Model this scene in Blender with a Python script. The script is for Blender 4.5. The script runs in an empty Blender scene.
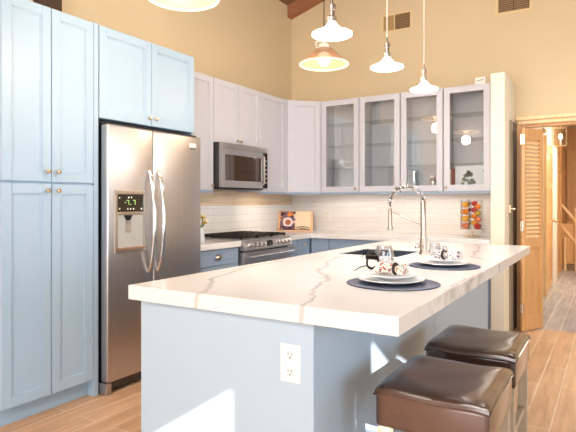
import bpy, bmesh, math, random
from mathutils import Vector, Matrix
from mathutils.geometry import tessellate_polygon
random.seed(4)
scene = bpy.context.scene
COL = scene.collection
PI = math.pi
R = math.radians

# ------------------------------------------------------------------ camera
cam_d = bpy.data.cameras.new('camera'); cam = bpy.data.objects.new('camera', cam_d); COL.objects.link(cam)
cam_d.sensor_fit = 'HORIZONTAL'; cam_d.sensor_width = 36.0
cam_d.lens = 36.0*527/576
cam_d.shift_y = -(216-201.5)/576
cam_d.clip_start = 0.05; cam_d.clip_end = 100
cam.location = (3.50, 0.0, 1.27)
cam.rotation_euler = (R(90), 0, R(31.583))
scene.camera = cam

# ------------------------------------------------------------------ world, sun, added fills, exposure
w = bpy.data.worlds.new('sky'); scene.world = w; w.use_nodes = True
w.node_tree.nodes['Background'].inputs[0].default_value = (0.75, 0.87, 1.0, 1)
w.node_tree.nodes['Background'].inputs[1].default_value = 1.5
SUN = Vector((-0.62, 0.70, -0.33)).normalized()
sd = bpy.data.lights.new('sun', 'SUN'); so = bpy.data.objects.new('sun', sd); COL.objects.link(so)
sd.energy = 15.0; sd.angle = R(0.3); sd.color = (1.0, 0.97, 0.92)
so.rotation_euler = SUN.to_track_quat('-Z', 'Y').to_euler(); so.location = (7, -6, 6)

def area(name, loc, direction, sx, sy, power, color):
    l = bpy.data.lights.new(name, 'AREA'); l.shape = 'RECTANGLE'; l.size = sx; l.size_y = sy
    l.energy = power; l.color = color
    o = bpy.data.objects.new(name, l); COL.objects.link(o); o.location = loc
    o.rotation_euler = Vector(direction).to_track_quat('-Z', 'Y').to_euler()
    return o
# added area fills standing in for window daylight; the walls behind are unglazed
area('rear_daylight_fill', (3.0, -2.9, 1.35), (-0.12, 1, 0), 3.6, 2.3, 175, (0.98, 0.97, 0.98))
area('side_daylight_fill', (7.85, -0.6, 1.25), (-1, 0, 0), 3.6, 2.0, 105, (0.60, 0.82, 1.0))
area('side_daylight_fill', (7.85, 3.6, 1.25), (-1, 0, -0.1), 2.6, 2.0, 50, (0.66, 0.85, 1.0))  # second side fill, added to lift the floor at right
area('high_rear_fill', (2.9, -2.9, 3.35), (0.03, 1, 0.05), 2.6, 1.0, 130, (1.0, 0.95, 0.87))  # added fill for the upper walls; no clerestory is built
area('ceiling_fill', (1.7, 3.4, 3.95), (0.15, 0.1, -1), 1.6, 2.6, 14, (1.0, 0.95, 0.90))  # added overhead fill without any fixtures
area('under_cabinet_light', (1.55, 5.62, 1.345), (0, 0, -1), 1.8, 0.03, 1.3, (1.0, 0.92, 0.84))
area('under_cabinet_light', (0.17, 4.86, 1.345), (0, 0, -1), 0.03, 0.45, 0.8, (1.0, 0.84, 0.68))
area('microwave_task_light', (0.22, 4.2, 1.385), (0, 0, -1), 0.2, 0.4, 0.5, (1.0, 0.90, 0.80))
ecl = area('entry_fill', (3.7, 4.3, 3.4), (-0.05, 0.05, -1), 0.9, 1.5, 24, (1.0, 0.96, 0.92)); ecl.data.spread = R(110)  # added fill above the right-hand floor and pillar, no fixture there
area('hall_fill', (4.0, 8.6, 2.2), (-0.6, 0, -0.7), 2.0, 1.0, 58, (1.0, 0.90, 0.78))  # added fill that brightens the hall, no window there
scene.view_settings.view_transform = 'Standard'
scene.view_settings.look = 'None'
scene.view_settings.gamma = 1
scene.view_settings.use_curve_mapping = False
scene.view_settings.exposure = 0.22

# ------------------------------------------------------------------ materials
def lin(c):
    return tuple(((v/255)/12.92 if v/255 <= 0.04045 else (((v/255)+0.055)/1.055)**2.4) for v in c)
def mat(name, rgb, rough=0.5, metal=0.0, noise=0.0, scale=20, bump=0.0, emit=None, estr=0.0, trans=0.0, ior=1.45, alpha=1.0, coat=0.0, spec=0.5, stretch=None, space='Object'):
    m = bpy.data.materials.new(name); m.use_nodes = True
    nt = m.node_tree; b = nt.nodes['Principled BSDF']
    c = lin(rgb)
    b.inputs['Base Color'].default_value = (*c, 1)
    b.inputs['Roughness'].default_value = rough
    b.inputs['Metallic'].default_value = metal
    b.inputs['IOR'].default_value = ior
    b.inputs['Transmission Weight'].default_value = trans
    b.inputs['Alpha'].default_value = alpha
    b.inputs['Coat Weight'].default_value = coat
    b.inputs['Specular IOR Level'].default_value = spec
    if emit:
        b.inputs['Emission Color'].default_value = (*lin(emit), 1); b.inputs['Emission Strength'].default_value = estr
    if noise or bump:
        tc = nt.nodes.new('ShaderNodeTexCoord'); mp = nt.nodes.new('ShaderNodeMapping')
        if stretch: mp.inputs['Scale'].default_value = stretch
        nz = nt.nodes.new('ShaderNodeTexNoise'); nz.inputs['Scale'].default_value = scale; nz.inputs['Detail'].default_value = 4
        nt.links.new(tc.outputs[space], mp.inputs[0]); nt.links.new(mp.outputs[0], nz.inputs[0])
        if noise:
            mx = nt.nodes.new('ShaderNodeMix'); mx.data_type = 'RGBA'
            mx.inputs[6].default_value = (*[v*(1-noise) for v in c], 1)
            mx.inputs[7].default_value = (*[min(1, v*(1+noise)) for v in c], 1)
            nt.links.new(nz.outputs[0], mx.inputs[0]); nt.links.new(mx.outputs[2], b.inputs['Base Color'])
        if bump:
            bp = nt.nodes.new('ShaderNodeBump'); bp.inputs['Strength'].default_value = bump; bp.inputs['Distance'].default_value = 0.004
            nt.links.new(nz.outputs[0], bp.inputs['Height']); nt.links.new(bp.outputs[0], b.inputs['Normal'])
    return m

UP = mat('light_grey_blue_paint', (162, 186, 207), 0.42, noise=0.03, scale=6)
UPPER = mat('cabinet_paint_warm_lit', (196, 196, 204), 0.42, noise=0.03, scale=6)  # same cabinet paint as the pantry, warm light mixed into the colour
BLUE = mat('cabinet_paint_shaded', (146, 166, 190), 0.42, noise=0.04, scale=6)  # same cabinet paint again, its shade put into the colour
ISL = mat('island_grey_blue_paint', (176, 195, 212), 0.4, noise=0.03, scale=5)
INNER = mat('cabinet_interior', (190, 192, 196), 0.5, noise=0.03)
TAN = mat('tan_wall_paint', (212, 192, 156), 0.8, noise=0.05, scale=2.5, bump=0.05)
CREAM = mat('cream_plaster', (226, 216, 196), 0.7, noise=0.04, scale=5)
WHITEP = mat('white_plastic', (238, 234, 228), 0.35, noise=0.02)
DARK = mat('dark_recess', (22, 20, 20), 0.6, noise=0.2)
BRASS = mat('champagne_brass', (222, 200, 170), 0.2, 1.0, noise=0.05)
NICKEL = mat('brushed_nickel', (186, 176, 166), 0.3, 1.0, noise=0.04, scale=40)
CHROME = mat('bright_chrome', (225, 225, 225), 0.12, 1.0, noise=0.02)
STEEL = mat('brushed_stainless_steel', (186, 181, 180), 0.36, 1.0, noise=0.06, scale=30, stretch=(1, 1, 0.03), bump=0.02)
STEEL_D = mat('dark_stainless_steel', (92, 90, 92), 0.35, 1.0, noise=0.06, scale=30)
IRON = mat('cast_iron', (38, 30, 28), 0.55, 0.3, noise=0.2, scale=60)
BLKGLASS = mat('black_glass', (20, 16, 15), 0.06, 0.0, noise=0.02, spec=0.8)
GLASS_D = mat('smoked_oven_glass', (60, 44, 38), 0.05, 0.0, noise=0.05, spec=1.0)
SINKM = mat('sink_steel', (72, 82, 98), 0.45, 0.6, noise=0.05)
SHELFG = mat('shelf_glass', (150, 176, 160), 0.05, noise=0.02, alpha=0.22)
OAK = mat('honey_oak', (210, 160, 106), 0.38, noise=0.22, scale=6, stretch=(6, 6, 0.6), bump=0.03)
OAKL = mat('pale_oak', (234, 196, 144), 0.3, noise=0.18, scale=6, stretch=(6, 6, 0.6))
OAKD = mat('dark_wood_and_gap_shade', (70, 50, 36), 0.5, noise=0.25, scale=6, stretch=(6, 6, 0.6))
REDW = mat('reddish_roof_timber', (158, 104, 74), 0.6, noise=0.35, scale=5, stretch=(1, 6, 6), bump=0.1)
LEATHER = mat('dark_brown_leather', (56, 38, 31), 0.22, noise=0.3, scale=7, bump=0.05, coat=0.7)
LEGW = mat('bronze_grey_wood', (176, 158, 134), 0.35, noise=0.15, scale=10, stretch=(5, 5, 0.5))
MATB = mat('charcoal_woven_mat', (66, 76, 102), 0.5, noise=0.35, scale=90, bump=0.3)
CHINA = mat('white_china', (235, 238, 242), 0.12, noise=0.01)
NAPRING = mat('dark_wood_ring', (40, 24, 20), 0.3, noise=0.2)
BLKMET = mat('black_metal', (22, 20, 22), 0.3, 0.6, noise=0.1)
PAGE = mat('cookbook_page', (240, 214, 178), 0.6, noise=0.10, scale=30, stretch=(0.3, 1, 8))
EASEL = mat('pale_wood_easel', (226, 180, 138), 0.45, noise=0.1)
LEAF = mat('leaf_green', (120, 124, 40), 0.5, noise=0.3)
PETAL = mat('pale_yellow_petal', (240, 228, 190), 0.5, noise=0.05)
SLAT = mat('vent_louvre', (150, 122, 84), 0.6, noise=0.2)
VENTD = mat('vent_shadow_gap', (86, 62, 40), 0.7, noise=0.2)
VENTF = mat('vent_frame_paint', (222, 196, 150), 0.6, noise=0.03)

def glass(name, rgb=(255, 255, 255), gloss=0.15, rough=0.0, tint_a=1.0):
    # thin clear pane: transparent with a mirror reflection by Fresnel
    m = bpy.data.materials.new(name); m.use_nodes = True; nt = m.node_tree
    for n in list(nt.nodes): nt.nodes.remove(n)
    out = nt.nodes.new('ShaderNodeOutputMaterial'); mix = nt.nodes.new('ShaderNodeMixShader')
    tr = nt.nodes.new('ShaderNodeBsdfTransparent'); gl = nt.nodes.new('ShaderNodeBsdfGlossy')
    lw = nt.nodes.new('ShaderNodeLayerWeight'); lw.inputs[0].default_value = 0.35
    mp = nt.nodes.new('ShaderNodeMapRange'); mp.inputs[3].default_value = gloss; mp.inputs[4].default_value = 0.9
    tr.inputs[0].default_value = (*lin(rgb), 1); gl.inputs[1].default_value = rough
    nt.links.new(lw.outputs['Facing'], mp.inputs[0]); nt.links.new(mp.outputs[0], mix.inputs[0])
    nt.links.new(tr.outputs[0], mix.inputs[1]); nt.links.new(gl.outputs[0], mix.inputs[2]); nt.links.new(mix.outputs[0], out.inputs[0])
    return m
PANE = glass('cabinet_pane', (254, 255, 255), 0.07)
CRYSTAL = glass('crystal', (248, 248, 250), 0.05)
ACRYL = glass('acrylic', (252, 252, 252), 0.012)

def geo_pos(nt):
    g = nt.nodes.new('ShaderNodeNewGeometry'); return g.outputs['Position']
def mapping(nt, src, loc=(0, 0, 0), rot=(0, 0, 0), sc=(1, 1, 1)):
    m = nt.nodes.new('ShaderNodeMapping'); m.inputs[1].default_value = loc; m.inputs[2].default_value = rot; m.inputs[3].default_value = sc
    nt.links.new(src, m.inputs[0]); return m.outputs[0]
def mixc(nt, fac, a, b, mode='MIX'):
    m = nt.nodes.new('ShaderNodeMix'); m.data_type = 'RGBA'; m.blend_type = mode
    for i, v in ((0, fac), (6, a), (7, b)):
        if hasattr(v, 'links'): nt.links.new(v, m.inputs[i])
        elif i == 0: m.inputs[0].default_value = v
        else: m.inputs[i].default_value = (*v, 1)
    return m.outputs[2]

def plank_mat(name, c1, c2, gap, gapc, rough, off=0.0, row=0.14):
    m = bpy.data.materials.new(name); m.use_nodes = True; nt = m.node_tree; b = nt.nodes['Principled BSDF']
    p = geo_pos(nt)
    v = mapping(nt, p, (0.3, off, 0), (0, 0, R(90)), (1, 1, 1))
    br = nt.nodes.new('ShaderNodeTexBrick'); nt.links.new(v, br.inputs[0])
    br.inputs['Scale'].default_value = 1; br.inputs['Brick Width'].default_value = 1.25; br.inputs['Row Height'].default_value = row
    br.inputs['Mortar Size'].default_value = gap; br.inputs['Mortar Smooth'].default_value = 0.2; br.offset = 0.37
    br.inputs['Color1'].default_value = (*lin(c1), 1); br.inputs['Color2'].default_value = (*lin(c2), 1); br.inputs['Mortar'].default_value = (*lin(gapc), 1)
    nz = nt.nodes.new('ShaderNodeTexNoise'); nz.inputs['Scale'].default_value = 3.0; nz.inputs['Detail'].default_value = 7; nz.inputs['Roughness'].default_value = 0.6
    nt.links.new(mapping(nt, p, sc=(7, 0.7, 1)), nz.inputs[0])
    rp = nt.nodes.new('ShaderNodeValToRGB'); rp.color_ramp.elements[0].position = 0.3; rp.color_ramp.elements[1].position = 0.72
    rp.color_ramp.elements[0].color = (0.72, 0.66, 0.60, 1); rp.color_ramp.elements[1].color = (1.12, 1.1, 1.08, 1)
    nt.links.new(nz.outputs[0], rp.inputs[0])
    col = mixc(nt, 1.0, br.outputs[0], rp.outputs[0], 'MULTIPLY')
    # knots
    vo = nt.nodes.new('ShaderNodeTexVoronoi'); vo.inputs['Scale'].default_value = 1.0
    nt.links.new(mapping(nt, p, (0.1, 0.2, 0), sc=(3.2, 1.3, 1)), vo.inputs[0])
    kr = nt.nodes.new('ShaderNodeMapRange'); kr.inputs[1].default_value = 0.03; kr.inputs[2].default_value = 0.09; kr.inputs[3].default_value = 0.55; kr.inputs[4].default_value = 0.0
    nt.links.new(vo.outputs['Distance'], kr.inputs[0])
    col = mixc(nt, kr.outputs[0], col, lin((84, 50, 30)))
    nt.links.new(col, b.inputs['Base Color']); b.inputs['Roughness'].default_value = rough
    bp = nt.nodes.new('ShaderNodeBump'); bp.inputs['Strength'].default_value = 0.15; bp.inputs['Distance'].default_value = 0.002
    nt.links.new(nz.outputs[0], bp.inputs['Height']); nt.links.new(bp.outputs[0], b.inputs['Normal'])
    return m
LEATHER.node_tree.nodes['Principled BSDF'].inputs['Coat IOR'].default_value = 1.5
LEATHER.node_tree.nodes['Principled BSDF'].inputs['Coat Roughness'].default_value = 0.16
FLOORM = plank_mat('warm_wood_planks', (216, 180, 146), (200, 160, 124), 0.004, (226, 208, 186), 0.38, 0.015)
HALLM = plank_mat('grey_hall_planks', (186, 190, 198), (166, 172, 184), 0.005, (214, 214, 214), 0.22, 0.015)
CEILM = plank_mat('ceiling_planks', (150, 112, 84), (134, 98, 74), 0.01, (70, 48, 36), 0.6)

def quartz():
    m = bpy.data.materials.new('veined_white_quartz'); m.use_nodes = True; nt = m.node_tree; b = nt.nodes['Principled BSDF']
    p = geo_pos(nt)
    nz = nt.nodes.new('ShaderNodeTexNoise'); nz.inputs['Scale'].default_value = 7; nz.inputs['Detail'].default_value = 3
    nt.links.new(p, nz.inputs[0])
    sub = nt.nodes.new('ShaderNodeVectorMath'); sub.operation = 'SUBTRACT'; nt.links.new(nz.outputs['Color'], sub.inputs[0]); sub.inputs[1].default_value = (0.5, 0.5, 0.5)
    sc = nt.nodes.new('ShaderNodeVectorMath'); sc.operation = 'SCALE'; nt.links.new(sub.outputs[0], sc.inputs[0]); sc.inputs['Scale'].default_value = 0.10
    ad = nt.nodes.new('ShaderNodeVectorMath'); nt.links.new(p, ad.inputs[0]); nt.links.new(sc.outputs[0], ad.inputs[1])
    fl = nt.nodes.new('ShaderNodeVectorMath'); fl.operation = 'MULTIPLY'; fl.inputs[1].default_value = (1, 1, 0); nt.links.new(ad.outputs[0], fl.inputs[0])
    pos = fl.outputs[0]
    def vm(op, a, bb=None):
        n = nt.nodes.new('ShaderNodeVectorMath'); n.operation = op
        for i, v in enumerate((a, bb)):
            if v is None: continue
            if hasattr(v, 'links'): nt.links.new(v, n.inputs[i])
            else: n.inputs[i].default_value = v
        return n
    def mt(op, a, bb=None, clamp=False):
        n = nt.nodes.new('ShaderNodeMath'); n.operation = op; n.use_clamp = clamp
        for i, v in enumerate((a, bb)):
            if v is None: continue
            if hasattr(v, 'links'): nt.links.new(v, n.inputs[i])
            else: n.inputs[i].default_value = v
        return n.outputs[0]
    veins = [[(2.20, 1.40), (2.146, 1.50), (2.096, 1.654), (1.909, 1.939), (1.813, 2.274), (1.80, 2.70)],
             [(2.62, 1.50), (2.547, 1.706), (2.43, 2.0), (2.411, 2.136), (2.194, 2.412), (2.17, 2.55), (2.061, 2.80), (2.0, 3.1)],
             [(2.96, 1.75), (2.93, 2.5), (2.99, 3.2), (2.72, 3.5), (2.66, 4.1), (2.5, 4.7)]]
    md = None
    for v in veins:
        for (ax, ay), (bx, by) in zip(v, v[1:]):
            d = Vector((bx-ax, by-ay, 0)); L2 = d.length_squared
            pa = vm('SUBTRACT', pos, (ax, ay, 0)).outputs[0]
            t = mt('MULTIPLY', vm('DOT_PRODUCT', pa, tuple(d)).outputs['Value'], 1/L2, clamp=True)
            s = vm('SCALE', tuple(d)); nt.links.new(t, s.inputs['Scale'])
            dd = vm('LENGTH', vm('SUBTRACT', pa, s.outputs[0]).outputs[0]).outputs['Value']
            md = dd if md is None else mt('MINIMUM', md, dd)
    mr = nt.nodes.new('ShaderNodeMapRange'); mr.inputs[1].default_value = 0.002; mr.inputs[2].default_value = 0.016; mr.inputs[3].default_value = 0.5; mr.inputs[4].default_value = 0.0
    nt.links.new(md, mr.inputs[0])
    n2 = nt.nodes.new('ShaderNodeTexNoise'); n2.inputs['Scale'].default_value = 5; nt.links.new(p, n2.inputs[0])
    fac = mt('MULTIPLY', mr.outputs[0], mt('ADD', mt('MULTIPLY', n2.outputs[0], 1.6), -0.05, clamp=True))
    n3 = nt.nodes.new('ShaderNodeTexNoise'); n3.inputs['Scale'].default_value = 2.2; n3.inputs['Detail'].default_value = 5; nt.links.new(p, n3.inputs[0])
    base = mixc(nt, n3.outputs[0], lin((222, 219, 217)), lin((236, 234, 233)))
    col = mixc(nt, fac, base, lin((128, 118, 112)))
    nt.links.new(col, b.inputs['Base Color']); b.inputs['Roughness'].default_value = 0.16
    return m
QUARTZ = quartz()

def tile_mat(name, c1, c2, grout, w_, h_, axis, rough=0.2, streak=0.0):
    m = bpy.data.materials.new(name); m.use_nodes = True; nt = m.node_tree; b = nt.nodes['Principled BSDF']
    p = geo_pos(nt)
    sep = nt.nodes.new('ShaderNodeSeparateXYZ'); nt.links.new(p, sep.inputs[0]); cb = nt.nodes.new('ShaderNodeCombineXYZ')
    nt.links.new(sep.outputs['Y' if axis == 'y' else 'X'], cb.inputs[0]); nt.links.new(sep.outputs['Z'], cb.inputs[1])
    br = nt.nodes.new('ShaderNodeTexBrick'); nt.links.new(cb.outputs[0], br.inputs[0])
    br.inputs['Scale'].default_value = 1; br.inputs['Brick Width'].default_value = w_; br.inputs['Row Height'].default_value = h_
    br.inputs['Mortar Size'].default_value = 0.0022; br.inputs['Mortar Smooth'].default_value = 0.3
    for k, c in (('Color1', c1), ('Color2', c2), ('Mortar', grout)): br.inputs[k].default_value = (*lin(c), 1)
    col = br.outputs[0]
    if streak:
        nz = nt.nodes.new('ShaderNodeTexNoise'); nz.inputs['Scale'].default_value = 2; nz.inputs['Detail'].default_value = 6
        nt.links.new(mapping(nt, cb.outputs[0], sc=(1.2, 30, 1)), nz.inputs[0])
        rp = nt.nodes.new('ShaderNodeValToRGB'); rp.color_ramp.elements[0].position = 0.35; rp.color_ramp.elements[1].position = 0.65
        rp.color_ramp.elements[0].color = (1-streak, 1-streak*1.1, 1-streak*1.3, 1); rp.color_ramp.elements[1].color = (1, 1, 1, 1)
        nt.links.new(nz.outputs[0], rp.inputs[0])
        col = mixc(nt, 1.0, col, rp.outputs[0], 'MULTIPLY')
    nt.links.new(col, b.inputs['Base Color']); b.inputs['Roughness'].default_value = rough
    return m
TILE_L = tile_mat('white_wall_tile', (238, 234, 230), (232, 228, 224), (205, 198, 192), 0.60, 0.075, 'y', 0.15)
TILE_S = tile_mat('beige_streaked_stone_tile', (228, 204, 178), (220, 194, 166), (206, 180, 152), 0.60, 0.06, 'y', 0.35, 0.22)
TILE_B = tile_mat('ivory_streaked_wall_tile', (236, 229, 223), (231, 223, 216), (218, 208, 200), 0.60, 0.06, 'x', 0.25, 0.08)

def floral(name, base, spots, scale):
    m = bpy.data.materials.new(name); m.use_nodes = True; nt = m.node_tree; b = nt.nodes['Principled BSDF']
    tc = nt.nodes.new('ShaderNodeTexCoord'); vo = nt.nodes.new('ShaderNodeTexVoronoi'); vo.inputs['Scale'].default_value = scale
    nt.links.new(tc.outputs['Object'], vo.inputs[0])
    sep = nt.nodes.new('ShaderNodeSeparateColor'); nt.links.new(vo.outputs['Color'], sep.inputs[0])
    rp = nt.nodes.new('ShaderNodeValToRGB'); rp.color_ramp.interpolation = 'CONSTANT'
    cols = [base, spots[0], base, spots[1], base, spots[2]]
    el = rp.color_ramp.elements; el[0].position = 0; el[0].color = (*lin(cols[0]), 1); el[1].position = 0.9; el[1].color = (*lin(cols[5]), 1)
    for i in range(1, 5):
        e = el.new(0.25+0.15*(i-1)); e.color = (*lin(cols[i]), 1)
    nt.links.new(sep.outputs[0], rp.inputs[0]); nt.links.new(rp.outputs[0], b.inputs['Base Color']); b.inputs['Roughness'].default_value = 0.8
    return m
NAPK1 = floral('floral_napkin_cloth', (240, 232, 220), [(190, 80, 60), (96, 96, 116), (190, 160, 120)], 120)
NAPK2 = floral('violet_floral_napkin_cloth', (238, 230, 220), [(130, 120, 160), (80, 70, 90), (190, 180, 200)], 120)
FOODP = floral('food_photo_print', (120, 90, 110), [(200, 120, 60), (60, 36, 36), (230, 200, 190)], 38)

# ------------------------------------------------------------------ mesh builder
class MB:
    def __init__(s): s.bm = bmesh.new()
    def box(s, x0, x1, y0, y1, z0, z1, bev=0, seg=2):
        r = bmesh.ops.create_cube(s.bm, size=1.0)
        for v in r['verts']:
            v.co = Vector(((x0+x1)/2+v.co.x*(x1-x0), (y0+y1)/2+v.co.y*(y1-y0), (z0+z1)/2+v.co.z*(z1-z0)))
        if bev:
            es = list({e for v in r['verts'] for e in v.link_edges})
            bmesh.ops.bevel(s.bm, geom=es, offset=bev, segments=seg, affect='EDGES', profile=0.5)
        return s
    def lathe(s, prof, c=(0, 0, 0), seg=24, axis='z', M=None):
        rings = []
        for r, z in prof:
            if r < 1e-6: rings.append([s.bm.verts.new((0, 0, z))])
            else: rings.append([s.bm.verts.new((r*math.cos(2*PI*i/seg), r*math.sin(2*PI*i/seg), z)) for i in range(seg)])
        for a, b in zip(rings, rings[1:]):
            for i in range(seg):
                j = (i+1) % seg
                if len(a) == 1 and len(b) == 1: continue
                if len(a) == 1: s.bm.faces.new((a[0], b[i], b[j]))
                elif len(b) == 1: s.bm.faces.new((a[i], b[0], a[j]))
                else: s.bm.faces.new((a[i], b[i], b[j], a[j]))
        T = {'z': Matrix.Identity(3), 'x': Matrix.Rotation(PI/2, 3, 'Y'), 'y': Matrix.Rotation(-PI/2, 3, 'X')}[axis]
        if M is not None: T = M
        for rg in rings:
            for v in rg: v.co = T @ v.co + Vector(c)
        return s
    def cyl(s, c, r, h, axis='z', seg=20, r2=None):
        r2 = r if r2 is None else r2
        return s.lathe([(0, 0), (r, 0), (r2, h), (0, h)], c, seg, axis)
    def ball(s, c, r, seg=16, sz=1.0):
        n = seg//2
        return s.lathe([(r*math.sin(PI*i/n), -r*sz*math.cos(PI*i/n)) for i in range(n+1)], c, seg)
    def tube(s, pts, r, seg=8, closed=False):
        pts = [Vector(p) for p in pts]; n = len(pts); rings = []
        up = None
        for i, p in enumerate(pts):
            if closed: t = pts[(i+1) % n]-pts[i-1]
            else: t = pts[min(i+1, n-1)]-pts[max(i-1, 0)]
            t.normalize()
            if up is None:
                up = Vector((0, 0, 1)) if abs(t.z) < 0.9 else Vector((1, 0, 0))
            a = up - t*up.dot(t)
            if a.length < 1e-5: a = t.orthogonal()
            a.normalize(); up = a; b = t.cross(a)
            rr = r[i] if isinstance(r, (list, tuple)) else r
            rings.append([s.bm.verts.new(p+(a*math.cos(2*PI*k/seg)+b*math.sin(2*PI*k/seg))*rr) for k in range(seg)])
        prs = list(zip(rings, rings[1:]))
        if closed: prs.append((rings[-1], rings[0]))
        for a, b in prs:
            for k in range(seg):
                j = (k+1) % seg; s.bm.faces.new((a[k], a[j], b[j], b[k]))
        if not closed:
            s.bm.faces.new(rings[0]); s.bm.faces.new(rings[-1])
        return s
    def prism(s, poly, z0, z1, plane='xy'):
        def P(a, b, c): return {'xy': (a, b, c), 'xz': (a, c, b), 'yz': (c, a, b)}[plane]
        lo = [s.bm.verts.new(P(a, b, z0)) for a, b in poly]; hi = [s.bm.verts.new(P(a, b, z1)) for a, b in poly]
        s.bm.faces.new(lo); s.bm.faces.new(hi); n = len(poly)
        for i in range(n): s.bm.faces.new((lo[i], lo[(i+1) % n], hi[(i+1) % n], hi[i]))
        return s
    def build(s, name, m, parent=None, loc=None, smooth=False, bevel=0):
        bmesh.ops.recalc_face_normals(s.bm, faces=s.bm.faces)
        me = bpy.data.meshes.new(name); s.bm.to_mesh(me); s.bm.free()
        if smooth:
            for p in me.polygons: p.use_smooth = True
        o = bpy.data.objects.new(name, me); COL.objects.link(o); me.materials.append(m)
        if parent: o.parent = parent
        if loc: o.location = loc
        if smooth:
            try: me.set_sharp_from_angle(angle=R(40))
            except Exception: pass
        if bevel:
            b = o.modifiers.new('bevel', 'BEVEL'); b.width = bevel; b.segments = 2; b.limit_method = 'ANGLE'
        return o
def tag(o, label, cat, group=None, kind=None):
    if label: o['label'] = label
    if cat: o['category'] = cat
    if group: o['group'] = group
    if kind: o['kind'] = kind
    return o
def thing(name, label, cat, loc=(0, 0, 0), rz=0, group=None):
    o = bpy.data.objects.new(name, None); COL.objects.link(o); o.location = loc; o.rotation_euler = (0, 0, R(rz)); o.empty_display_size = 0.1
    return tag(o, label, cat, group)
def struct(o): o['kind'] = 'structure'; return o
def copy_tree(o, parent=None):
    c = o.copy(); COL.objects.link(c); c.parent = parent
    for ch in list(o.children): copy_tree(ch, c)
    return c

# ------------------------------------------------------------------ room shell
XR, YR, YB = 8.0, -3.0, 5.78
struct(MB().box(-0.15, XR, YR, YB+0.02, -0.10, 0).build('floor', FLOORM))
struct(MB().box(2.4, 4.5, YB+0.02, 12.2, -0.10, 0).build('floor_hall', HALLM))
def cz(x): return 3.752+0.31*x
struct(MB().prism([(YR, -0.1), (YB, -0.1), (YB, cz(0)), (YR, cz(0))], -0.15, 0.0, 'yz').build('wall_left', TAN))
struct(MB().prism([(-0.15, -0.1), (2.69, -0.1), (2.69, 2.05), (3.92, 2.05), (3.92, -0.1), (XR, -0.1), (XR, cz(XR)), (-0.15, cz(-0.15))], YB, YB+0.14, 'xz').build('wall_back', TAN))
struct(MB().prism([(YR, -0.1), (YB, -0.1), (YB, cz(XR)), (YR, cz(XR))], XR, XR+0.15, 'yz').build('wall_right', TAN))
struct(MB().prism([(-0.15, cz(-0.15)), (XR+.15, cz(XR+.15)), (XR+.15, cz(XR+.15)+0.12), (-0.15, cz(-0.15)+0.12)], YR-0.15, YB+0.14, 'xz').build('ceiling', CEILM))
# unseen rear wall; its holes are shaped to cast the sun patches
def back(p):
    p = Vector(p); t = (p.y-YR)/SUN.y; q = p-SUN*t; return (q.x, q.z)
outer = [(-0.15, -0.1), (XR, -0.1), (XR, cz(XR)), (-0.15, cz(-0.15))]
holes = [[back(p) for p in ((2.261, 1.60, 0.0), (2.261, 1.60, 0.545), (1.80, 1.60, 0.25), (1.80, 1.60, 0.0))],
         [(7.157, 2.955), (7.157, 3.076), (7.367, 3.017), (7.44, 3.085), (7.807, 3.085), (7.408, 2.873), (7.255, 2.878)],
         [(7.02, 2.70), (7.385, 2.70), (7.385, 2.845), (7.02, 2.845)]]
polys = [outer]+holes
bm = bmesh.new()
for pl in polys:
    vs = [bm.verts.new((a, YR, b)) for a, b in pl]
    for k in range(len(vs)): bm.edges.new((vs[k], vs[(k+1) % len(vs)]))
bmesh.ops.triangle_fill(bm, edges=bm.edges[:], use_beauty=True, use_dissolve=False, normal=(0, 1, 0))
mb = MB(); mb.bm.free(); mb.bm = bm
rw = struct(mb.build('wall_rear', TAN))
# rafter along the gable, on the back wall
struct(MB().prism([(0, 3.60), (XR, 3.60+0.31*XR), (XR, cz(XR)), (0, cz(0))], YB-0.10, YB, 'xz').build('trim_1', REDW))
struct(MB().box(0, 0.07, 2.24, 2.42, 2.46, 3.745).build('trim_2', OAKD))
# doorway casing
tr = struct(MB().box(2.69, 3.92, YB-0.025, YB, 2.045, 2.085).box(2.67, 3.94, YB-0.04, YB, 2.085, 2.125).build('trim_3', OAKL, bevel=0.006))
struct(MB().box(2.664, 2.72, YB-0.02, YB+0.13, 0, 2.045).build('trim_4', OAK, bevel=0.004))
struct(MB().box(2.72, 3.90, YB+0.02, YB+0.13, 2.02, 2.05).build('trim_5', OAK))
# tile on the walls
struct(MB().box(0, 0.012, 3.24, YB, 0.914, 1.225).build('trim_6', TILE_L))
struct(MB().box(0, 0.014, 3.24, YB, 1.225, 1.83).build('trim_7', TILE_S))
struct(MB().box(0.014, 2.54, YB-0.012, YB, 0.914, 1.40).build('trim_8', TILE_B))
# pillar closing off the kitchen
struct(MB().box(2.54, 2.662, 5.15, YB, 0, 2.457).build('wall_pillar', CREAM, bevel=0.004))
struct(MB().box(2.662, 2.675, 5.40, 5.56, 0, 2.05).build('trim_9', mat('grey_olive_trim', (150, 136, 112), 0.5, noise=0.15), bevel=0.002))
struct(MB().box(2.662, 2.68, 5.565, 5.755, 0, 2.05).build('gap_shade_board', OAKD))  # dark board added in place of the shaded gap by the casing

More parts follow.
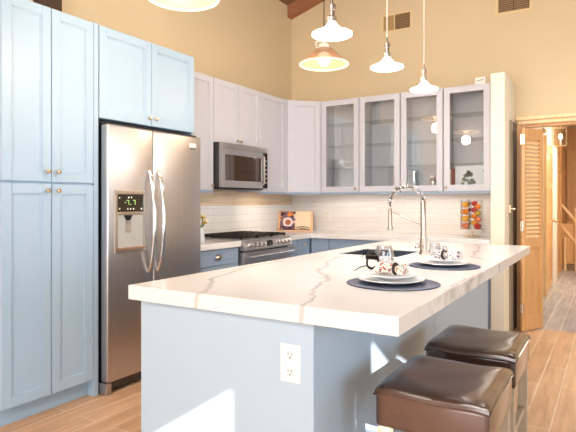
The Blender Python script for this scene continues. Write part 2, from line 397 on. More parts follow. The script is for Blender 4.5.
# ------------------------------------------------------------------ hall beyond the doorway
struct(MB().prism([(5.92, 0), (12.2, 0), (12.2, 2.75), (5.92, 2.75)], 2.5, 2.69, 'yz').build('wall_hall_left', CREAM))
struct(MB().prism([(5.92, 0), (12.2, 0), (12.2, 2.75), (5.92, 2.75)], 4.4, 4.5, 'yz').build('wall_hall_right', CREAM))
struct(MB().box(2.4, 4.5, 12.1, 12.2, 0, 2.75).build('wall_hall_end', OAK))
struct(MB().box(2.69, 2.705, 9.56, 12.09, 0, 2.74).box(2.705, 2.72, 9.60, 12.09, 1.78, 1.90).box(2.705, 2.72, 9.60, 12.09, 0.0, 0.14).box(2.705, 2.72, 9.60, 9.72, 0.14, 2.74).box(2.705, 2.72, 10.7, 10.82, 0.14, 2.74).build('trim_14', OAK))
struct(MB().box(2.4, 4.5, 5.92, 12.2, 2.75, 2.8).build('ceiling_hall', CREAM))
def panel_door(name, w_, h_, m, label, loc, rz, rows):
    t = thing(name, label, 'door', loc, rz)
    mb = MB(); s_ = 0.09
    mb.box(0, s_, 0, 0.04, 0, h_); mb.box(w_-s_, w_, 0, 0.04, 0, h_)
    zs = [0]+rows+[h_]
    for i, z in enumerate(zs):
        hh = 0.12 if i == 0 else 0.10
        z0 = 0 if i == 0 else (h_-hh if i == len(zs)-1 else z-hh/2)
        mb.box(s_, w_-s_, 0, 0.04, z0, z0+hh)
    mb.build('door_frame', m, t, bevel=0.004)
    MB().box(s_-0.01, w_-s_+0.01, 0.012, 0.028, 0.05, h_-0.05).build('door_panel', m, t)
    k = MB(); k.cyl((w_-0.045, 0, 0.98), 0.012, -0.04, 'y'); k.ball((w_-0.045, -0.05, 0.98), 0.026); k.build('door_knob', BRASS, t, smooth=True)
    return t
struct(MB().box(2.69, 2.72, 6.0, 7.80, 0, 2.15).build('trim_11', CREAM))
panel_door('hall_door', 0.95, 2.06, OAK, 'honey oak panelled door on the left wall of the hall', (2.735, 7.86, 0), 90, [0.95, 1.5])
struct(MB().box(2.69, 2.745, 8.83, 9.55, 0, 2.12, ).build('trim_12', mat('white_door_casing', (228, 214, 196), 0.5, noise=0.04)))
struct(MB().box(2.69, 2.76, 7.79, 7.86, 0, 2.16).build('trim_13', OAKL))
panel_door('end_door', 0.80, 2.3, OAK, 'tall reddish oak door with a cross rail at the far end of the hall', (2.72, 12.04, 0), 0, [1.55])
panel_door('end_door', 0.80, 2.3, OAKL, 'second pale oak door at the hall end, right of the tall reddish one', (3.58, 12.04, 0), 0, [1.1])
# wooden stair rail against the left wall of the hall
t = thing('stair_railing', 'honey oak stair railing with two slanted rails on the hall floor', 'railing', (2.72, 11.0, 0))
MB().box(0.20, 0.29, 0, 0.09, 0, 1.12).box(0.19, 0.30, -0.01, 0.10, 1.12, 1.15).build('newel_post', OAKL, t, bevel=0.004)
for z0 in (0.62, 1.02): MB().prism([(-0.02, z0+0.16), (0.20, z0-0.12), (0.20, z0-0.05), (-0.02, z0+0.23)], 0.02, 0.07, 'xz').build('rail', OAKL, t)
MB().box(-0.02, 0.20, 0.05, 0.07, 0.12, 0.86).build('stair_side_panel', OAK, t)
MB().box(0.02, 0.06, 0.0, 0.04, 0, 0.60).build('baluster', OAKL, t)
# hall lantern
t = thing('hall_lantern', 'lit glass and brass lantern hanging in the hall', 'lamp', (2.81, 9.3, 2.13))
MB().cyl((0, 0, 0.30), 0.012, 0.35).cyl((0, 0, 0.62), 0.06, 0.028).build('hanging_rod', BRASS, t)
MB().box(-0.09, 0.09, -0.09, 0.09, 0.27, 0.30).build('lantern_top', BRASS, t)
MB().box(-0.09, 0.09, -0.09, 0.09, 0.0, 0.02).build('lantern_base', BRASS, t)
for k, (a, b) in enumerate(((-1, -1), (1, -1), (1, 1), (-1, 1))): MB().box(a*0.085-0.006, a*0.085+0.006, b*0.085-0.006, b*0.085+0.006, 0.02, 0.27).build('corner_bar', BRASS, t)
MB().box(-0.078, 0.078, -0.078, 0.078, 0.022, 0.268).build('lantern_glass', CRYSTAL, t)
BULBW = mat('lit_warm_bulb', (255, 236, 200), 0.5, emit=(255, 214, 150), estr=8)
MB().cyl((0, 0, 0.02), 0.012, 0.10).build('candle_sleeve', WHITEP, t)
MB().ball((0, 0, 0.16), 0.03, sz=1.5).build('bulb', BULBW, t, smooth=True)
l = bpy.data.lights.new('hall_lantern_light', 'POINT'); l.energy = 5; l.color = (1, 0.80, 0.55); l.shadow_soft_size = 0.1
o = bpy.data.objects.new('hall_lantern_light', l); COL.objects.link(o); o.location = (3.1, 9.3, 2.0)
t = thing('ceiling_light', 'small round brass light on the hall wall above the white casing', 'lamp', (2.745, 7.4, 2.14))
MB().lathe([(0, 0), (0.05, 0), (0.06, 0.03), (0.03, 0.06), (0, 0.06)]).build('light_cap', BRASS, t, smooth=True)
MB().box(-0.055, 0.0, -0.03, 0.03, 0.01, 0.05).build('wall_bracket', BRASS, t)

# ------------------------------------------------------------------ louvered bifold door
t = thing('bifold_door', 'folded honey oak bifold door with louvered slats standing in the doorway', 'door', (2.725, 5.775, 0.012))
H = 1.975
def leaf(name, p0, p1, parent):
    d = Vector((p1[0]-p0[0], p1[1]-p0[1])); L = d.length
    M = Matrix.Translation((p0[0], p0[1], 0)) @ Matrix.Rotation(math.atan2(d.y, d.x), 4, 'Z')
    mb = MB(); s_ = 0.05
    mb.box(0, s_, 0, 0.03, 0, H).box(L-s_, L, 0, 0.03, 0, H).box(s_, L-s_, 0, 0.03, 0, 0.14).box(s_, L-s_, 0, 0.03, 0.80, 0.90).box(s_, L-s_, 0, 0.03, H-0.11, H)
    mb.bm.transform(M); f = mb.build(name, OAK, parent, bevel=0.003)
    mb = MB().box(s_, L-s_, 0.010, 0.020, 0.14, 0.80); mb.bm.transform(M); mb.build('lower_panel', OAK, f)
    mb = MB(); n = 24
    for i in range(n):
        z = 0.905+(H-0.11-0.905)*(i+0.5)/n
        mb.prism([(0.001, z-0.017), (0.005, z-0.020), (0.029, z+0.014), (0.024, z+0.018)], s_, L-s_, 'yz')
    mb.bm.transform(M); mb.build('louver_panel', OAKL, f)
    return f
ha = leaf('pivot_leaf', (-0.004, -0.022), (0.028, -0.235), t)
hb = leaf('folding_leaf', (0.040, -0.235), (0.190, 0.055), t)
for z in (0.22, 1.02, 1.86):
    MB().box(0.020, 0.052, -0.252, -0.243, z-0.045, z+0.045).cyl((0.036, -0.254, z-0.05), 0.007, 0.10).build('hinge', BRASS, t)
o = MB().box(2.664, 2.692, 5.32, 5.40, 1.165, 1.235).cyl((2.692, 5.36, 1.20), 0.012, 0.03, 'x').build('latch_plate', BRASS)
tag(o, 'small brass latch plate on the side of the cream pillar', 'latch')

# ------------------------------------------------------------------ cabinets
def knob_mb(x, y, z, r=0.014):
    return MB().lathe([(0, 0), (0.006, 0), (0.006, 0.012), (r, 0.018), (r, 0.026), (r*0.7, 0.031), (0, 0.032)], (x, y, z), 16, M=Matrix.Rotation(PI/2, 3, 'X'))
def door(parent, x0, x1, z0, z1, m, knob=None, name='door', s_=0.058, glassy=False, y=0.0, kt='knob'):
    mb = MB(); g = 0.0015
    x0 += g; x1 -= g
    mb.box(x0, x0+s_, y-0.020, y-0.0005, z0, z1).box(x1-s_, x1, y-0.020, y-0.0005, z0, z1)
    mb.box(x0+s_, x1-s_, y-0.020, y-0.0005, z0, z0+s_).box(x0+s_, x1-s_, y-0.020, y-0.0005, z1-s_, z1)
    if not glassy:
        mb.box(x0+s_, x1-s_, y-0.011, y-0.003, z0+s_, z1-s_)
        b_ = 0.010; a, b, c, d = x0+s_, x1-s_, z0+s_, z1-s_
        mb.box(a, a+b_, y-0.015, y-0.004, c, d).box(b-b_, b, y-0.015, y-0.004, c, d).box(a+b_, b-b_, y-0.015, y-0.004, c, c+b_).box(a+b_, b-b_, y-0.015, y-0.004, d-b_, d)
    dr = mb.build(name, m, parent, bevel=0.0018)
    if glassy:
        MB().box(x0+s_-0.004, x1-s_+0.004, y-0.012, y-0.008, z0+s_-0.004, z1-s_+0.004).build('glass_pane', PANE, dr)
    if knob:
        if kt == 'knob': knob_mb(knob[0], y-0.020, knob[1]).build('knob', BRASS, dr, smooth=True)
        else:
            kx, kz = knob
            MB().lathe([(0, 0), (0.045, 0), (0.043, 0.012), (0.030, 0.024), (0, 0.028)], (kx, y-0.020, kz), 20, M=Matrix.Rotation(PI/2, 3, 'X') @ Matrix.Diagonal((1, 0.55, 1))).build('cup_pull', NICKEL, dr, smooth=True)
    return dr
def carcass(parent, w_, d, z0, z1, m, toe=0.0):
    mb = MB()
    if toe:
        mb.box(0, w_, 0, d, toe, z1); mb.box(0, w_, 0.045, d, 0, toe)
    else: mb.box(0, w_, 0, d, z0, z1)
    return mb.build('body', m, parent, bevel=0.001)

# pantry
t = thing('pantry_cabinet', 'tall light blue pantry cabinet with four doors at the left of the kitchen', 'cabinet', (0.61, 1.645, 0), 90)
carcass(t, 0.612, 0.605, 0, 2.437, UP, 0.112)
door(t, 0.003, 0.308, 0.112, 1.374, UP, (0.275, 1.335)); door(t, 0.311, 0.612, 0.112, 1.374, UP, (0.345, 1.335))
door(t, 0.003, 0.308, 1.388, 2.432, UP, (0.275, 1.45)); door(t, 0.311, 0.612, 1.388, 2.432, UP, (0.345, 1.45))
MB().box(0.614, 0.648, -0.020, 0.60, 0, 2.437).build('end_panel', UP, t, bevel=0.001)
# cabinet over the fridge
t = thing('over_fridge_cabinet', 'light two-door wall cabinet above the stainless refrigerator', 'cabinet', (0.61, 2.300, 0), 90)
MB().box(0, 0.925, 0, 0.60, 1.82, 2.437).build('body', UP, t)
door(t, 0.0, 0.460, 1.822, 2.432, UP, (0.430, 1.875)); door(t, 0.463, 0.925, 1.822, 2.432, UP, (0.495, 1.875))
MB().box(0.927, 0.945, 0.02, 0.60, 0.0, 2.437).build('side_panel', UP, t)
# left wall uppers
t = thing('wall_cabinet', 'pale grey single-door wall cabinet between the refrigerator and the microwave', 'cabinet', (0.31, 3.25, 0), 90)
MB().box(0, 0.578, 0, 0.305, 1.375, 2.437).build('body', UPPER, t)
door(t, 0.03, 0.578, 1.377, 2.432, UPPER, (0.545, 1.42)); MB().box(0, 0.578, -0.010, 0.0, 1.352, 1.3745).build('light_rail', BLUE, t)
t = thing('microwave_cabinet', 'pale grey two-door wall cabinet directly above the microwave', 'cabinet', (0.31, 3.832, 0), 90)
MB().box(0, 0.764, 0, 0.305, 1.832, 2.437).build('body', UPPER, t)
door(t, 0.0, 0.380, 1.834, 2.432, UPPER, (0.350, 1.87)); door(t, 0.383, 0.764, 1.834, 2.432, UPPER, (0.413, 1.87))
t = thing('wall_cabinet', 'pale grey single-door wall cabinet right of the microwave, left of the corner', 'cabinet', (0.31, 4.600, 0), 90)
MB().box(0, 0.525, 0, 0.305, 1.375, 2.437).build('body', UPPER, t)
door(t, 0.0, 0.50, 1.377, 2.432, UPPER, None); MB().box(0, 0.525, -0.010, 0.0, 1.352, 1.3745).build('light_rail', BLUE, t)
# diagonal corner cabinet
t = thing('corner_cabinet', 'pale grey wall cabinet set diagonally across the kitchen corner', 'cabinet', (0.31, 5.13, 0), 0)
MB().prism([(0, 0), (0.30, 0.325), (0.30, 0.645), (-0.305, 0.645), (-0.305, 0)], 1.375, 2.437).build('body', UPPER, t)
L = math.hypot(0.30, 0.325); ang = math.atan2(0.325, 0.30)
dd = door(t, 0.02, L-0.02, 1.377, 2.432, UPPER, (0.055, 1.42)); dd.rotation_euler = (0, 0, ang)
rl = MB().box(0, L, 0.0, 0.010, 1.352, 1.3745).build('light_rail', BLUE, t); rl.rotation_euler = (0, 0, ang)
# glass cabinets
gx = [(0.615, 1.090), (1.096, 1.565), (1.575, 2.022), (2.030, 2.530)]
glab = ['leftmost glass-door wall cabinet, beside the diagonal corner cabinet', 'second glass-door wall cabinet from the kitchen corner, with bare shelves',
        'third glass-door wall cabinet, holding a clear pitcher', 'rightmost glass-door wall cabinet, beside the cream pillar, holding a tree reflection card']
for i, (a, b) in enumerate(gx):
    t = thing('glass_cabinet', glab[i], 'cabinet', (a, 5.45, 0), 0, 'glass-door cabinets on the back wall')
    W = b-a; D = 0.31; s_ = 0.016
    MB().box(0, s_, 0, D, 1.375, 2.437).box(W-s_, W, 0, D, 1.375, 2.437).box(s_, W-s_, 0, D, 1.375, 1.395).box(s_, W-s_, 0, D, 2.417, 2.437).box(s_, W-s_, D-0.012, D, 1.395, 2.417).build('body', UPPER, t)
    for z in (1.655, 1.91, 2.165): MB().box(s_+.001, W-s_-.001, 0.03, D-0.014, z, z+0.004).build('glass_shelf', SHELFG, t)
    dw = 0.455 if i == 3 else W
    door(t, 0, dw, 1.377, 2.432, UPPER, ((dw-0.035 if i < 2 else 0.03), 1.415), glassy=True, s_=0.062)
    if i == 3: MB().box(dw+.001, W, -0.018, 0, 1.377, 2.432).build('filler_strip', UPPER, t)
    MB().box(0, W, -0.010, 0.0, 1.352, 1.3745).build('light_rail', BLUE, t)
# base cabinets, left wall
t = thing('base_cabinet', 'dusty blue drawer base cabinet between refrigerator and range', 'cabinet', (0.60, 3.25, 0), 90)
carcass(t, 0.585, 0.59, 0, 0.862, BLUE, 0.10)
door(t, 0.01, 0.578, 0.722, 0.857, BLUE, (0.29, 0.79), 'drawer', 0.032, kt='cup'); door(t, 0.01, 0.578, 0.42, 0.715, BLUE, (0.29, 0.60), 'drawer', 0.045, kt='cup'); door(t, 0.01, 0.578, 0.112, 0.412, BLUE, (0.29, 0.30), 'drawer', 0.045, kt='cup')
t = thing('base_cabinet', 'narrow dusty blue base cabinet just right of the range', 'cabinet', (0.60, 4.665, 0), 90)
carcass(t, 0.212, 0.59, 0, 0.862, BLUE, 0.10)
door(t, 0.005, 0.208, 0.722, 0.857, BLUE, (0.105, 0.79), 'drawer', 0.03); door(t, 0.005, 0.208, 0.112, 0.715, BLUE, (0.03, 0.66))
t = thing('base_cabinet', 'dusty blue base cabinet on the left wall at the inner corner', 'cabinet', (0.60, 4.880, 0), 90)
carcass(t, 0.895, 0.59, 0, 0.862, BLUE, 0.10)
door(t, 0.005, 0.262, 0.112, 0.857, BLUE, (0.13, 0.80))
bx_ = [(0.625, 0.850), (0.856, 1.530), (1.536, 2.535)]
bl = ['dusty blue base cabinet on the back wall nearest the corner', 'wide dusty blue base cabinet on the back wall, beneath the glass cabinets', 'dusty blue base cabinet on the back wall beside the cream pillar']
for (a, b), lb in zip(bx_, bl):
    t = thing('base_cabinet', lb, 'cabinet', (a, 5.19, 0), 0)
    mb = MB(); mb.box(0, b-a, 0, 0.57, 0.10, 0.862).box(0, b-a, 0.05, 0.57, 0, 0.10).build('body', BLUE, t, bevel=0.001)
    door(t, 0.004, b-a-0.004, 0.722, 0.857, BLUE, None, 'drawer', 0.035)
    if b-a > 0.5:
        door(t, 0.004, (b-a)/2-.001, 0.112, 0.715, BLUE, ((b-a)/2-0.04, 0.66)); door(t, (b-a)/2+.001, b-a-0.004, 0.112, 0.715, BLUE, ((b-a)/2+0.04, 0.66))
    else: door(t, 0.004, b-a-0.004, 0.112, 0.715, BLUE, (b-a-0.04, 0.66))
# worktops
o = MB().box(0.012, 0.645, 3.25, 3.838, 0.864, 0.914).build('worktop', QUARTZ, bevel=0.003)
tag(o, 'short white quartz worktop between the refrigerator and the range', 'worktop')
o = MB().prism([(0.014, 4.665), (0.645, 4.665), (0.645, 5.13), (2.537, 5.13), (2.537, 5.766), (0.014, 5.766)], 0.864, 0.914).build('worktop', QUARTZ, bevel=0.003)
tag(o, 'long L-shaped white quartz worktop running around the kitchen corner', 'worktop')

# ------------------------------------------------------------------ refrigerator
t = thing('refrigerator', 'stainless side-by-side refrigerator with ice dispenser', 'refrigerator', (0.0, 0, 0))
MB().box(0.03, 0.635, 2.305, 3.208, 0.02, 1.772).build('body', STEEL_D, t)
f = MB().box(0.640, 0.712, 2.300, 2.698, 0.085, 1.778, 0.014, 3).build('freezer_door', STEEL, t, smooth=True)
g = MB().box(0.640, 0.712, 2.704, 3.215, 0.085, 1.778, 0.014, 3).build('fridge_door', STEEL, t, smooth=True)
MB().box(0.60, 0.66, 2.30, 3.21, 1.779, 1.796).build('hinge_cover', DARK, t)
MB().box(0.60, 0.668, 2.345, 3.20, 0.022, 0.078, 0.004).build('toe_grille', STEEL_D, t)
MB().box(0.60, 0.700, 2.302, 2.345, 0.0, 0.08, 0.008).build('leveling_foot', STEEL, t)
def handle(parent, y, z0, z1, bow):
    n = 14; pts = []; rs = []
    for i in range(n+1):
        u = i/n; pts.append((0.712+bow*math.sin(PI*u)**0.6, y, z0+(z1-z0)*u)); rs.append(0.011+0.005*math.sin(PI*u))
    return MB().tube(pts, rs, 10).build('door_handle', CHROME, parent, smooth=True)
handle(f, 2.655, 0.775, 1.495, 0.058); handle(g, 2.742, 0.775, 1.495, 0.062)
# dispenser
dp = MB().box(0.708, 0.722, 2.352, 2.622, 1.318, 1.345).box(0.708, 0.722, 2.352, 2.622, 0.925, 0.950).box(0.708, 0.722, 2.352, 2.374, 0.95, 1.318).box(0.708, 0.722, 2.602, 2.622, 0.95, 1.318).box(0.708, 0.720, 2.374, 2.602, 1.180, 1.200).build('ice_dispenser', NICKEL, f, bevel=0.003)
MB().box(0.708, 0.718, 2.375, 2.601, 1.201, 1.317).build('display', BLKGLASS, dp)
MB().box(0.7125, 0.7150, 2.375, 2.601, 0.951, 1.179).build('niche_back', mat('grey_dispenser_niche', (172, 170, 166), 0.4, noise=0.15, scale=8), dp)
MB().box(0.713, 0.745, 2.375, 2.601, 0.951, 0.962).build('drip_tray', mat('copper_tray', (190, 150, 126), 0.3, 0.6, noise=0.1), dp)
MB().lathe([(0, 0), (0.014, 0), (0.030, 0.034), (0, 0.034)], (0.724, 2.46, 1.144), 16).build('spout', DARK, dp, smooth=True)
MB().box(0.717, 0.722, 2.44, 2.49, 1.06, 1.135, 0.004).build('paddle', CRYSTAL, dp)
DIG = mat('lit_green_digits', (150, 200, 110), 0.5, emit=(160, 190, 90), estr=0.9)
DIGW = mat('lit_white_marks', (220, 220, 200), 0.5, emit=(225, 220, 200), estr=0.6)
mb = MB()
def seg7(mb, y, z, h, w_, segs):
    tk = 0.0035; S = {'a': (0, h, w_, h), 'b': (w_, h/2, w_, h), 'c': (w_, 0, w_, h/2), 'd': (0, 0, w_, 0), 'e': (0, 0, 0, h/2), 'f': (0, h/2, 0, h), 'g': (0, h/2, w_, h/2)}
    for s_ in segs:
        a, b, c, d = S[s_]; mb.box(0.7182, 0.7190, y+a-tk/2, y+c+tk/2, z+b-tk/2, z+d+tk/2)
seg7(mb, 2.452, 1.250, 0.028, 0.018, 'abc'); seg7(mb, 2.508, 1.250, 0.028, 0.018, 'abc')
mb.box(0.7182, 0.7190, 2.484, 2.490, 1.247, 1.252).box(0.7182, 0.7190, 2.436, 2.446, 1.262, 1.266).build('temperature_digits', DIG, dp)
mb = MB()
for y, z in ((2.392, 1.222), (2.462, 1.220), (2.486, 1.220), (2.512, 1.220), (2.582, 1.220), (2.392, 1.295), (2.470, 1.297), (2.494, 1.298)): mb.box(0.7182, 0.7190, y-0.004, y+0.004, z-0.005, z+0.005)
mb.build('display_icons', DIGW, dp)
MB().box(0.712, 0.7145, 3.075, 3.150, 1.690, 1.722).build('maker_badge', WHITEP, g)
mb = MB()
for k in range(5): mb.box(0.7145, 0.7152, 3.080+k*0.0142, 3.088+k*0.0142, 1.676, 1.686)
mb.build('maker_lettering', DARK, g)

# ------------------------------------------------------------------ microwave
t = thing('microwave', 'stainless over-the-range microwave below the two-door wall cabinet', 'microwave', (0.0, 3.838, 1.405))
W = 0.755; Hm = 0.423
MB().box(0.016, 0.385, 0, W, 0, Hm-0.002).build('case', STEEL_D, t)
MB().box(0.387, 0.425, 0, W, Hm-0.055, Hm-0.003, 0.003).build('vent_panel', STEEL, t)
mb = MB(); mb.box(0.387, 0.425, 0, 0.045, 0.0, Hm-0.057).box(0.387, 0.425, 0.045, 0.645, 0, 0.065).box(0.387, 0.425, 0.045, 0.645, Hm-0.115, Hm-0.057).box(0.387, 0.425, 0.645, 0.665, 0, Hm-0.057)
d_ = mb.build('door', STEEL, t, bevel=0.002)
MB().box(0.390, 0.421, 0.045, 0.645, 0.065, Hm-0.115).build('window', GLASS_D, d_)
MB().tube([(0.425, 0.650, 0.03), (0.455, 0.650, 0.05), (0.455, 0.650, 0.32), (0.425, 0.650, 0.34)], 0.010).build('handle', NICKEL, d_, smooth=True)
MB().box(0.387, 0.424, 0.668, W, 0, Hm-0.057).build('control_panel', BLKGLASS, t)
mb = MB()
for k in range(6):
    for j in range(3): mb.box(0.4245, 0.426, 0.680+j*0.022, 0.694+j*0.022, 0.05+k*0.045, 0.068+k*0.045)
mb.build('buttons', NICKEL, t)
MB().box(0.03, 0.38, 0.02, W-0.02, -0.012, -0.001).build('underside_vent', DARK, t)

# ------------------------------------------------------------------ range
t = thing('range', 'stainless slide-in gas range with black grates and round knobs', 'range', (0.0, 3.845, 0))
W = 0.815
MB().box(0.02, 0.600, 0, W, 0.06, 0.905).box(0.05, 0.56, 0.03, W-0.03, 0, 0.06).build('body', STEEL_D, t)
MB().box(0.02, 0.655, -0.002, W+0.002, 0.906, 0.922, 0.003).build('cooktop', STEEL, t)
cp = MB().prism([(0.600, 0.905), (0.662, 0.905), (0.690, 0.835), (0.690, 0.820), (0.600, 0.820)], 0.0, W, 'xz').build('control_panel', STEEL, t, bevel=0.002)
n_ = Vector((0.070, 0, 0.028)).normalized(); RM = n_.to_track_quat('Z', 'Y').to_matrix()
for k in (0.075, 0.145, 0.215, 0.285, 0.53, 0.60, 0.67, 0.74):
    MB().lathe([(0, 0), (0.026, 0), (0.026, 0.008), (0.021, 0.010), (0.019, 0.036), (0, 0.038)], (0.677, k, 0.869), 18, M=RM).build('knob', CHROME, cp, smooth=True)
mb = MB(); mb.box(-0.055, 0.055, -0.028, 0.028, 0, 0.003)
mb.bm.transform(Matrix.Translation((0.677, 0.41, 0.869)) @ RM.to_4x4() @ Matrix.Rotation(PI/2, 4, 'Z') if False else Matrix.Translation((0.676, 0.41, 0.869)) @ Matrix.Rotation(math.atan2(0.070, 0.028), 4, 'Y') @ Matrix.Rotation(PI/2, 4, 'Z'))
mb.build('display', BLKGLASS, cp)
dr = MB().box(0.602, 0.664, 0.008, W-0.008, 0.24, 0.808, 0.004).build('oven_door', STEEL, t)
MB().box(0.664, 0.667, 0.09, W-0.09, 0.36, 0.70).build('oven_window', BLKGLASS, dr)
MB().tube([(0.715, 0.03, 0.765), (0.715, W-0.03, 0.765)], 0.013, 12).cyl((0.66, 0.07, 0.765), 0.010, 0.055, 'x').cyl((0.66, W-0.07, 0.765), 0.010, 0.055, 'x').build('handle', CHROME, dr, smooth=True)
MB().box(0.602, 0.660, 0.008, W-0.008, 0.065, 0.232, 0.004).build('warming_drawer', STEEL, t)
for k in range(3):
    y0 = 0.03+k*0.255; y1 = y0+0.245; mb = MB(); h0, h1 = 0.932, 0.950
    for y in (y0, y1-0.014): mb.box(0.06, 0.62, y, y+0.014, h0, h1)
    for x in (0.06, 0.33, 0.606): mb.box(x, x+0.014, y0, y1, h0, h1)
    for x in (0.13, 0.20, 0.27, 0.40, 0.47, 0.54): mb.box(x, x+0.010, y0+0.02, y1-0.02, h0+0.004, h1+0.004)
    mb.box(0.07, 0.61, (y0+y1)/2-0.006, (y0+y1)/2+0.006, h0, h1)
    for x in (0.062, 0.604):
        for y in (y0, y1-0.014): mb.box(x, x+0.014, y, y+0.014, 0.9222, h0)
    mb.build('grate', IRON, t)
    for x in (0.20, 0.47): MB().lathe([(0, 0), (0.045, 0), (0.045, 0.006), (0.030, 0.008), (0.028, 0.014), (0, 0.014)], (x, (y0+y1)/2, 0.9222), 20).build('burner', IRON, t)

# ------------------------------------------------------------------ island
t = thing('kitchen_island', 'large kitchen island with a grey-blue base and thick white quartz top', 'kitchen island', (0, 0, 0))
x0, x1, y0, y1 = 1.775, 2.62, 1.60, 4.605
MB().box(x0, x1, y0, y0+0.02, 0, 0.853).build('end_panel', ISL, t, bevel=0.001)
MB().box(x1-0.02, x1, y0+0.0205, 3.066, 0, 0.853).build('side_panel', ISL, t, bevel=0.002)
MB().box(x1-0.02, x1, 3.070, y1-0.0205, 0, 0.853).build('side_panel', ISL, t, bevel=0.002)
MB().box(x0, x1, y1-0.02, y1, 0, 0.853).build('end_panel', ISL, t, bevel=0.001)
MB().box(x0+0.02, x1-0.0205, y0+0.0205, 3.19, 0.10, 0.853).box(x0+0.02, x1-0.0205, 3.83, y1-0.0205, 0.10, 0.853).box(x0+0.02, x1-0.0205, 3.19, 3.83, 0.10, 0.62).box(x0+0.08, x1-0.0205, y0+0.0205, y1-0.0205, 0, 0.10).build('body', BLUE, t)
for k in range(5):
    dl = door(t, 0.0, 0.575, 0.112, 0.845, ISL, (0.535, 0.70)); dl.location = (x0+0.0195, y0+0.022+(k+1)*0.58, 0); dl.rotation_euler = (0, 0, R(-90))
def slab(xs, ys, z0, z1, hole):
    mb = MB(); V = {}
    def v(i, j, k):
        if (i, j, k) not in V: V[(i, j, k)] = mb.bm.verts.new((xs[i], ys[j], (z0, z1)[k]))
        return V[(i, j, k)]
    cells = {(i, j) for i in range(len(xs)-1) for j in range(len(ys)-1)} - {hole}
    for (i, j) in cells:
        for k in (0, 1): mb.bm.faces.new((v(i, j, k), v(i+1, j, k), v(i+1, j+1, k), v(i, j+1, k)))
        for (di, dj), (a, b) in {(-1, 0): ((i, j), (i, j+1)), (1, 0): ((i+1, j), (i+1, j+1)), (0, -1): ((i, j), (i+1, j)), (0, 1): ((i, j+1), (i+1, j+1))}.items():
            if (i+di, j+dj) not in cells: mb.bm.faces.new((v(*a, 0), v(*b, 0), v(*b, 1), v(*a, 1)))
    return mb
SX0, SX1, SY0, SY1 = 1.890, 2.325, 3.25, 3.775
slab([1.745, SX0, SX1, 2.942], [1.555, SY0, SY1, 4.625], 0.854, 0.914, (1, 1)).build('countertop', QUARTZ, t, bevel=0.003)
s = MB(); e_ = 0.008; q_ = 0.0008
s.box(SX0+q_, SX0+e_, SY0+q_, SY1-q_, 0.66, 0.904).box(SX1-e_, SX1-q_, SY0+q_, SY1-q_, 0.66, 0.904).box(SX0+e_, SX1-e_, SY0+q_, SY0+e_, 0.66, 0.904).box(SX0+e_, SX1-e_, SY1-e_, SY1-q_, 0.66, 0.904).box(SX0+q_, SX1-q_, SY0+q_, SY1-q_, 0.65, 0.66)
s.build('sink_basin', SINKM, t)
# outlet on the island end
def outlet(name, label, loc, rz, w_=0.083, h_=0.135, mat_=WHITEP):
    t = thing(name, label, 'outlet', loc, rz)
    MB().box(-w_/2, w_/2, -0.007, 0, -h_/2, h_/2, 0.002).build('cover_plate', mat_, t)
    for dz in (0.030, -0.030):
        s_ = MB().cyl((0, -0.007, dz), 0.019, -0.002, 'y', 20).build('socket', mat_, t)
        MB().box(-0.009, -0.0065, -0.0098, -0.009, dz-0.002, dz+0.010).box(0.0065, 0.009, -0.0098, -0.009, dz-0.002, dz+0.010).box(-0.003, 0.003, -0.0098, -0.009, dz-0.012, dz-0.007).build('slots', DARK, s_)
    return t
outlet('power_outlet', 'white double power outlet on the end of the island', (2.530, 1.60, 0.697), 0)
outlet('power_outlet', 'ivory power outlet on the back wall tile right of the cookbook', (0.52, YB-0.0125, 1.10), 0, 0.075, 0.115, mat('ivory_plastic', (232, 222, 208), 0.4, noise=0.02))
outlet('power_outlet', 'ivory power outlet on the back wall tile seen behind the faucet', (1.68, YB-0.0125, 1.12), 0, 0.115, 0.115, mat('ivory_cover', (232, 224, 214), 0.4, noise=0.02))

# ------------------------------------------------------------------ faucet
t = thing('kitchen_faucet', 'tall brushed nickel spring faucet standing beside the island sink', 'faucet', (2.405, 3.54, 0.914))
MB().lathe([(0, 0), (0.032, 0), (0.032, 0.006), (0.024, 0.012), (0.022, 0.10), (0.019, 0.115), (0.017, 0.20), (0, 0.20)]).build('base', NICKEL, t, smooth=True)
MB().lathe([(0, 0.20), (0.018, 0.20), (0.018, 0.355), (0.015, 0.36), (0, 0.36)]).lathe([(0, 0.185), (0.021, 0.187), (0.021, 0.205), (0, 0.207)]).build('riser', NICKEL, t, smooth=True)
c0, rad = -0.118, 0.118
arch = [(c0+rad*math.cos(a), 0, 0.355+0.105*math.sin(a)) for a in [PI*i/40 for i in range(41)]]
arch += [(c0-rad, 0, 0.355-0.06*i/10) for i in range(1, 7)]
MB().tube(arch, 0.0065, 8).build('hose', STEEL_D, t, smooth=True)
hel = []; N = 24; PP = 10; m_ = 41+3
for i in range(N*PP):
    u = i/(N*PP)*(m_-1); k = int(u); f_ = u-k
    a = Vector(arch[k]); b = Vector(arch[k+1]); p = a.lerp(b, f_); tg = (b-a).normalized(); nn = Vector((0, 1, 0)); bb = tg.cross(nn)
    th = 2*PI*i/PP; hel.append(p+(nn*math.cos(th)+bb*math.sin(th))*0.0135)
MB().tube(hel, 0.0036, 5).build('spring_coil', CHROME, t, smooth=True)
MB().lathe([(0, 0.155), (0.021, 0.155), (0.023, 0.165), (0.015, 0.19), (0.0135, 0.30), (0.009, 0.31), (0, 0.31)], (2*c0, 0, 0)).build('spray_head', NICKEL, t, smooth=True)
MB().tube([(0, 0, 0.195), (2*c0+0.01, 0, 0.285)], 0.005).build('holder_arm', NICKEL, t, smooth=True)
MB().cyl((0.0, -0.02, 0.05), 0.014, -0.035, 'y').tube([(0, -0.05, 0.05), (0.015, -0.075, 0.11)], 0.006).build('lever', NICKEL, t, smooth=True)
